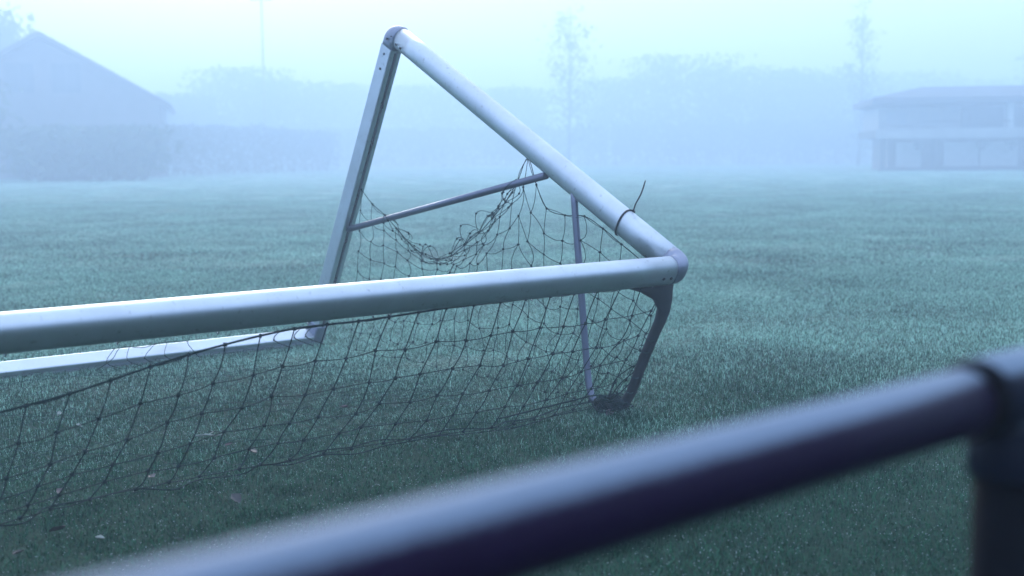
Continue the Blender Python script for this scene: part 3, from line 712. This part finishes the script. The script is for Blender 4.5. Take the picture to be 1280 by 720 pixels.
# gabled house at the left
M_WALL = mat('render_wall', (.36, .36, .35), (.28, .28, .27), rough=.85, scale=1.5)
M_WALLD = mat('brick_wall_house', (.16, .13, .12), (.12, .10, .09), rough=.9, scale=2)
M_ROOF = mat('roof_tiles', (.07, .06, .06), (.10, .085, .08), rough=.8, scale=3)
M_DARK = mat('dark_joinery', (.035, .035, .04), (.05, .05, .055), rough=.6, scale=3)
M_TRIM = mat('white_trim', (.6, .6, .6), (.5, .5, .5), rough=.6, scale=3)
M_GLASS = mat('window_glass', (.03, .04, .05), rough=.08, spec=.8)
hx = X(62, 80)
house = empty('gabled_house', (hx, 80, 0), radians(14)); house.scale = (1.53, 1.53, 1.53); tag(house, 'dark gabled house standing in the fog at the left edge of the pitch', 'house')
HWd, EV, AP, DP = 5.2, 3.3, 6.05, 9.0
m = MB()
m.add([(-HWd+.4, 0, -.1), (HWd-.4, 0, -.1), (HWd-.4, 0, EV), (0, 0, AP-.15), (-HWd+.4, 0, EV), (-HWd+.4, DP, -.1), (HWd-.4, DP, -.1), (HWd-.4, DP, EV), (0, DP, AP-.15), (-HWd+.4, DP, EV)],
      [(0, 1, 2, 3, 4), (9, 8, 7, 6, 5), (1, 6, 7, 2), (0, 4, 9, 5)]); m.build('wall', M_WALLD, house)
sl_ = math.atan2(AP-EV+.25, HWd)
for sg in (-1, 1):
    m = MB(); Ls = HWd/cos(sl_); c = Vector((sg*HWd/2, DP/2, (AP+EV-.25)/2+.05)); R = Matrix.Rotation(sg*sl_, 3, 'Y')
    m.box(c, (Ls/2+.02, DP/2+.5, .08), R); rf = m.build('roof', M_ROOF, house)
    me_s = None
    for k in range(11):     # tile courses
        if me_s is None:
            m = MB(); m.box((0, 0, 0), (Ls/22+.03, DP/2+.52, .02)); me_s = m.mesh('tile_course'); me_s.materials.append(M_ROOF)
        o = bpy.data.objects.new('tile_course', me_s); COL.objects.link(o); o.parent = rf
        o.location = c + R @ Vector((-Ls/2 + (k+.5)*Ls/11, 0, .095)); o.rotation_euler = (0, sg*sl_ + sg*.02, 0)
def window(parent, x, z, wd, h, y=0, bars=1, wall=None, glass=M_GLASS, frame=M_TRIM):
    m = MB(); t = .06
    m.b2(x-wd/2-t, x+wd/2+t, y-.05, y+.06, z+h, z+h+t); m.b2(x-wd/2-t, x+wd/2+t, y-.08, y+.06, z-t, z)
    m.b2(x-wd/2-t, x-wd/2, y-.05, y+.06, z+.001, z+h-.001); m.b2(x+wd/2, x+wd/2+t, y-.05, y+.06, z+.001, z+h-.001)
    for k in range(bars): bx = x-wd/2+wd*(k+1)/(bars+1); m.b2(bx-.03, bx+.03, y-.045, y+.02, z+.002, z+h-.002)
    wn = m.build('window', frame, parent); m = MB(); m.b2(x-wd/2, x+wd/2, y-.028, y-.012, z, z+h); m.build('pane', glass, wn)
for x, z in ((-2.6, 1.0), (0.1, 1.0), (2.6, 1.0), (-.9, 3.7), (1.0, 3.7)): window(house, x, z, 1.1, 1.15, frame=M_DARK)
m = MB(); m.b2(-.4-1.2, .5-1.2, -.05, .02, 0, 2.1); dr = m.build('door', M_DARK, house); m = MB(); m.tube([(-.78, -.06, 1.0), (-.78, -.10, 1.0), (-.86, -.10, 1.0)], .015, 6); m.build('handle', M_TRIM, dr)

# clubhouse at the right, two storeys, balcony, low hipped roof
CY = 77.0
club = empty('clubhouse', (X(1090, CY+2.2), CY+2.2, 0), radians(-9)); tag(club, 'two storey clubhouse with a low wide roof and balcony in the fog at the right', 'building')
px_ = CY/FPX            # metres per photo pixel there
Lc = 20.0; D = 9.0
def cx(p): return (p-1090)*px_*1.02
def cz(y): return max(0, (212-y)*px_)
G0, G1, E0 = cz(170), cz(160), cz(130)
# walls
m = MB(); m.b2(cx(1112), Lc, 1.4, D, -.1, G0); gw = m.build('ground_floor_wall', M_WALLD, club)
m = MB(); m.b2(cx(1098), Lc, .9, D, G1+.01, E0); m.build('upper_wall', M_WALL, club)
# slab, balcony front and balustrade
m = MB(); m.b2(cx(1092), Lc+.3, -.3, D, G0+.001, G1); m.build('floor_slab', M_DARK, club)
m = MB(); m.b2(cx(1092), Lc+.3, -.36, -.30, G0-.06, G1+.06); m.build('balcony_fascia', M_WALL, club)
bal = MB(); bal.b2(cx(1148), Lc+.3, -.28, -.22, G1+.48, G1+.54); rl = bal.build('balcony_rail', M_DARK, club)
bm_ = None
for k in range(60):
    xk = cx(1150)+k*.24
    if xk > Lc: break
    if bm_ is None:
        m = MB(); m.b2(-.015, .015, -.015, .015, 0, .48); bm_ = m.mesh('baluster'); bm_.materials.append(M_DARK)
    o = bpy.data.objects.new('baluster', bm_); COL.objects.link(o); o.parent = club; o.location = (xk, -.25, G1+.001)
# roof: low hipped slab with deep eaves
ez0, ez1, rz = cz(128), cz(120), cz(104)
m = MB(); x0 = cx(1094)-.4; x1 = Lc+.8; y0 = -.9; y1 = D+.8; ix = 3.6; iy = 3.6
V = [(x0, y0, ez0), (x1, y0, ez0), (x1, y1, ez0), (x0, y1, ez0), (x0, y0, ez1), (x1, y0, ez1), (x1, y1, ez1), (x0, y1, ez1), (x0+ix, y0+iy, rz), (x1-ix, y0+iy, rz), (x1-ix, y1-iy, rz), (x0+ix, y1-iy, rz)]
m.add(V, [(3, 2, 1, 0), (0, 1, 5, 4), (1, 2, 6, 5), (2, 3, 7, 6), (3, 0, 4, 7), (4, 5, 9, 8), (5, 6, 10, 9), (6, 7, 11, 10), (7, 4, 8, 11), (8, 9, 10, 11)]); m.build('roof', M_ROOF, club)
m = MB(); m.b2(x0-.05, x1+.05, y0-.10, y0-.001, ez0+.02, ez0+.16); m.build('gutter', M_DARK, club)
# upper floor openings: dark glazed bays between pale piers
for a, b in ((1199, 1247), (1258, 1300), (1312, 1350)):
    wd = cx(b)-cx(a); window(club, cx((a+b)/2), G1+.05, wd, E0-G1-.2, y=.88, bars=3, frame=M_DARK)
for a in (1252, 1306):
    m = MB(); m.b2(cx(a)-.17, cx(a)+.17, -.2, .15, G1+.002, ez0-.002); m.build('pier', M_TRIM, club)
for a in (1120, 1160): window(club, cx(a), G1+.35, 1.2, .8, y=.88, bars=1, glass=mat('curtained_glass', (.3, .32, .34), rough=.2), frame=M_WALL)
# ground floor: pale shutters, dark posts and doorway, hanging lamps
for a, b in ((1122, 1152), (1180, 1222), (1224, 1268), (1290, 1330)):
    m = MB(); m.b2(cx(a), cx(b), 1.30, 1.399, cz(207), cz(175)); sh = m.build('shutter', M_TRIM, club)
    for k in range(5):
        zz = cz(207)+(cz(175)-cz(207))*(k+.5)/5; m = MB(); m.b2(cx(a)+.02, cx(b)-.02, 1.27, 1.299, zz-.13, zz+.13); m.build('slat', M_TRIM, sh)
m = MB(); m.b2(cx(1163), cx(1176), 1.25, 1.398, 0, cz(172)); dr = m.build('door', M_DARK, club)
m = MB(); m.b2(cx(1174)-.05, cx(1174), 1.18, 1.249, .95, 1.1); m.build('handle', M_TRIM, dr)
for a in (1101, 1168, 1277, 1340):
    m = MB(); m.b2(cx(a)-.13, cx(a)+.13, -.2, .06, 0, G0-.002); m.build('pillar', M_DARK, club)
for a in (1145, 1220, 1256):
    t_ = empty('hanging_basket', Vector(club.location) + Matrix.Rotation(radians(-9), 3, 'Z') @ Vector((cx(a), -.05, G0-.85)))
    tag(t_, {1145: 'dark hanging basket under the balcony, left of the doorway', 1220: 'dark hanging basket under the middle of the balcony', 1256: 'dark hanging basket under the right part of the balcony'}[a], 'hanging basket', 'baskets hanging under the clubhouse balcony')
    m = MB(); secs = [[Vector((r*cos(2*pi*k/10), r*sin(2*pi*k/10), z)) for k in range(10)] for z, r in ((0, .08), (.12, .24), (.3, .30))]; m.loft(secs); m.build('basket', M_DARK, t_)
    m = MB()
    for k in range(3): an = k*2.1; m.tube([(.27*cos(an), .27*sin(an), .3), (0, 0, .84)], .012, 4)
    m.build('chain', M_DARK, t_)
    q = random.Random(a); V = []; F = []
    for i in range(160):
        p = Vector((q.gauss(0, .17), q.gauss(0, .17), .33+q.uniform(-.05, .2))); aa = Vector((q.uniform(-1, 1), q.uniform(-1, 1), q.uniform(-1, 1))).normalized()*.07; bb = aa.orthogonal().normalized()*.04; k = len(V); V += [p-aa, p+bb, p+aa, p-bb]; F.append((k, k+1, k+2, k+3))
    me = bpy.data.meshes.new('plant'); me.from_pydata([tuple(v) for v in V], [], F); link_mesh('plant', me, M_LEAF2, t_)
m = MB(); m.b2(cx(1100), Lc, .6, 1.25, -.05, .18); m.build('plinth', M_DARK, club)

# floodlight mast
MY = 112; mast = empty('floodlight_mast', (X(336, MY), MY, 0)); tag(mast, 'tall thin floodlight mast fading into the fog at the left', 'mast')
m = MB(); m.tube([(0, 0, 0), (0, 0, 7), (0, 0, 15.8)], [.10, .09, .07], 12); m.build('pole', M_WALL, mast)
m = MB(); m.b2(-1.0, 1.0, -.05, .05, 15.5, 15.6); m.build('crossarm', M_TRIM, mast)
for x in (-.7, .7):
    m = MB(); m.box((x, -.2, 15.7), (.3, .12, .2), Matrix.Rotation(.4, 3, 'X')); lm = m.build('lamp', M_DARK, mast)
    m = MB(); m.box((x, -.33, 15.65), (.26, .01, .16), Matrix.Rotation(.4, 3, 'X')); m.build('lens', M_GLASS, lm)

# ------------------------------------------------------------------ haze
m = MB(); m.b2(-335, 335, -335, 335, -1.2, 17.1); me = m.mesh('haze'); hz = bpy.data.objects.new('haze', me); COL.objects.link(hz)
hm_ = bpy.data.materials.new('haze'); hm_.use_nodes = True; n = hm_.node_tree; n.nodes.remove(n.nodes['Principled BSDF'])
pv = n.nodes.new('ShaderNodeVolumePrincipled'); pv.inputs['Density'].default_value = .0148; pv.inputs['Color'].default_value = (.605, .76, .93, 1); pv.inputs['Anisotropy'].default_value = .35
n.links.new(pv.outputs[0], n.nodes['Material Output'].inputs['Volume']); me.materials.append(hm_)
tag(hz, 'thick pale blue fog lying over the whole pitch', 'fog', kind='stuff')
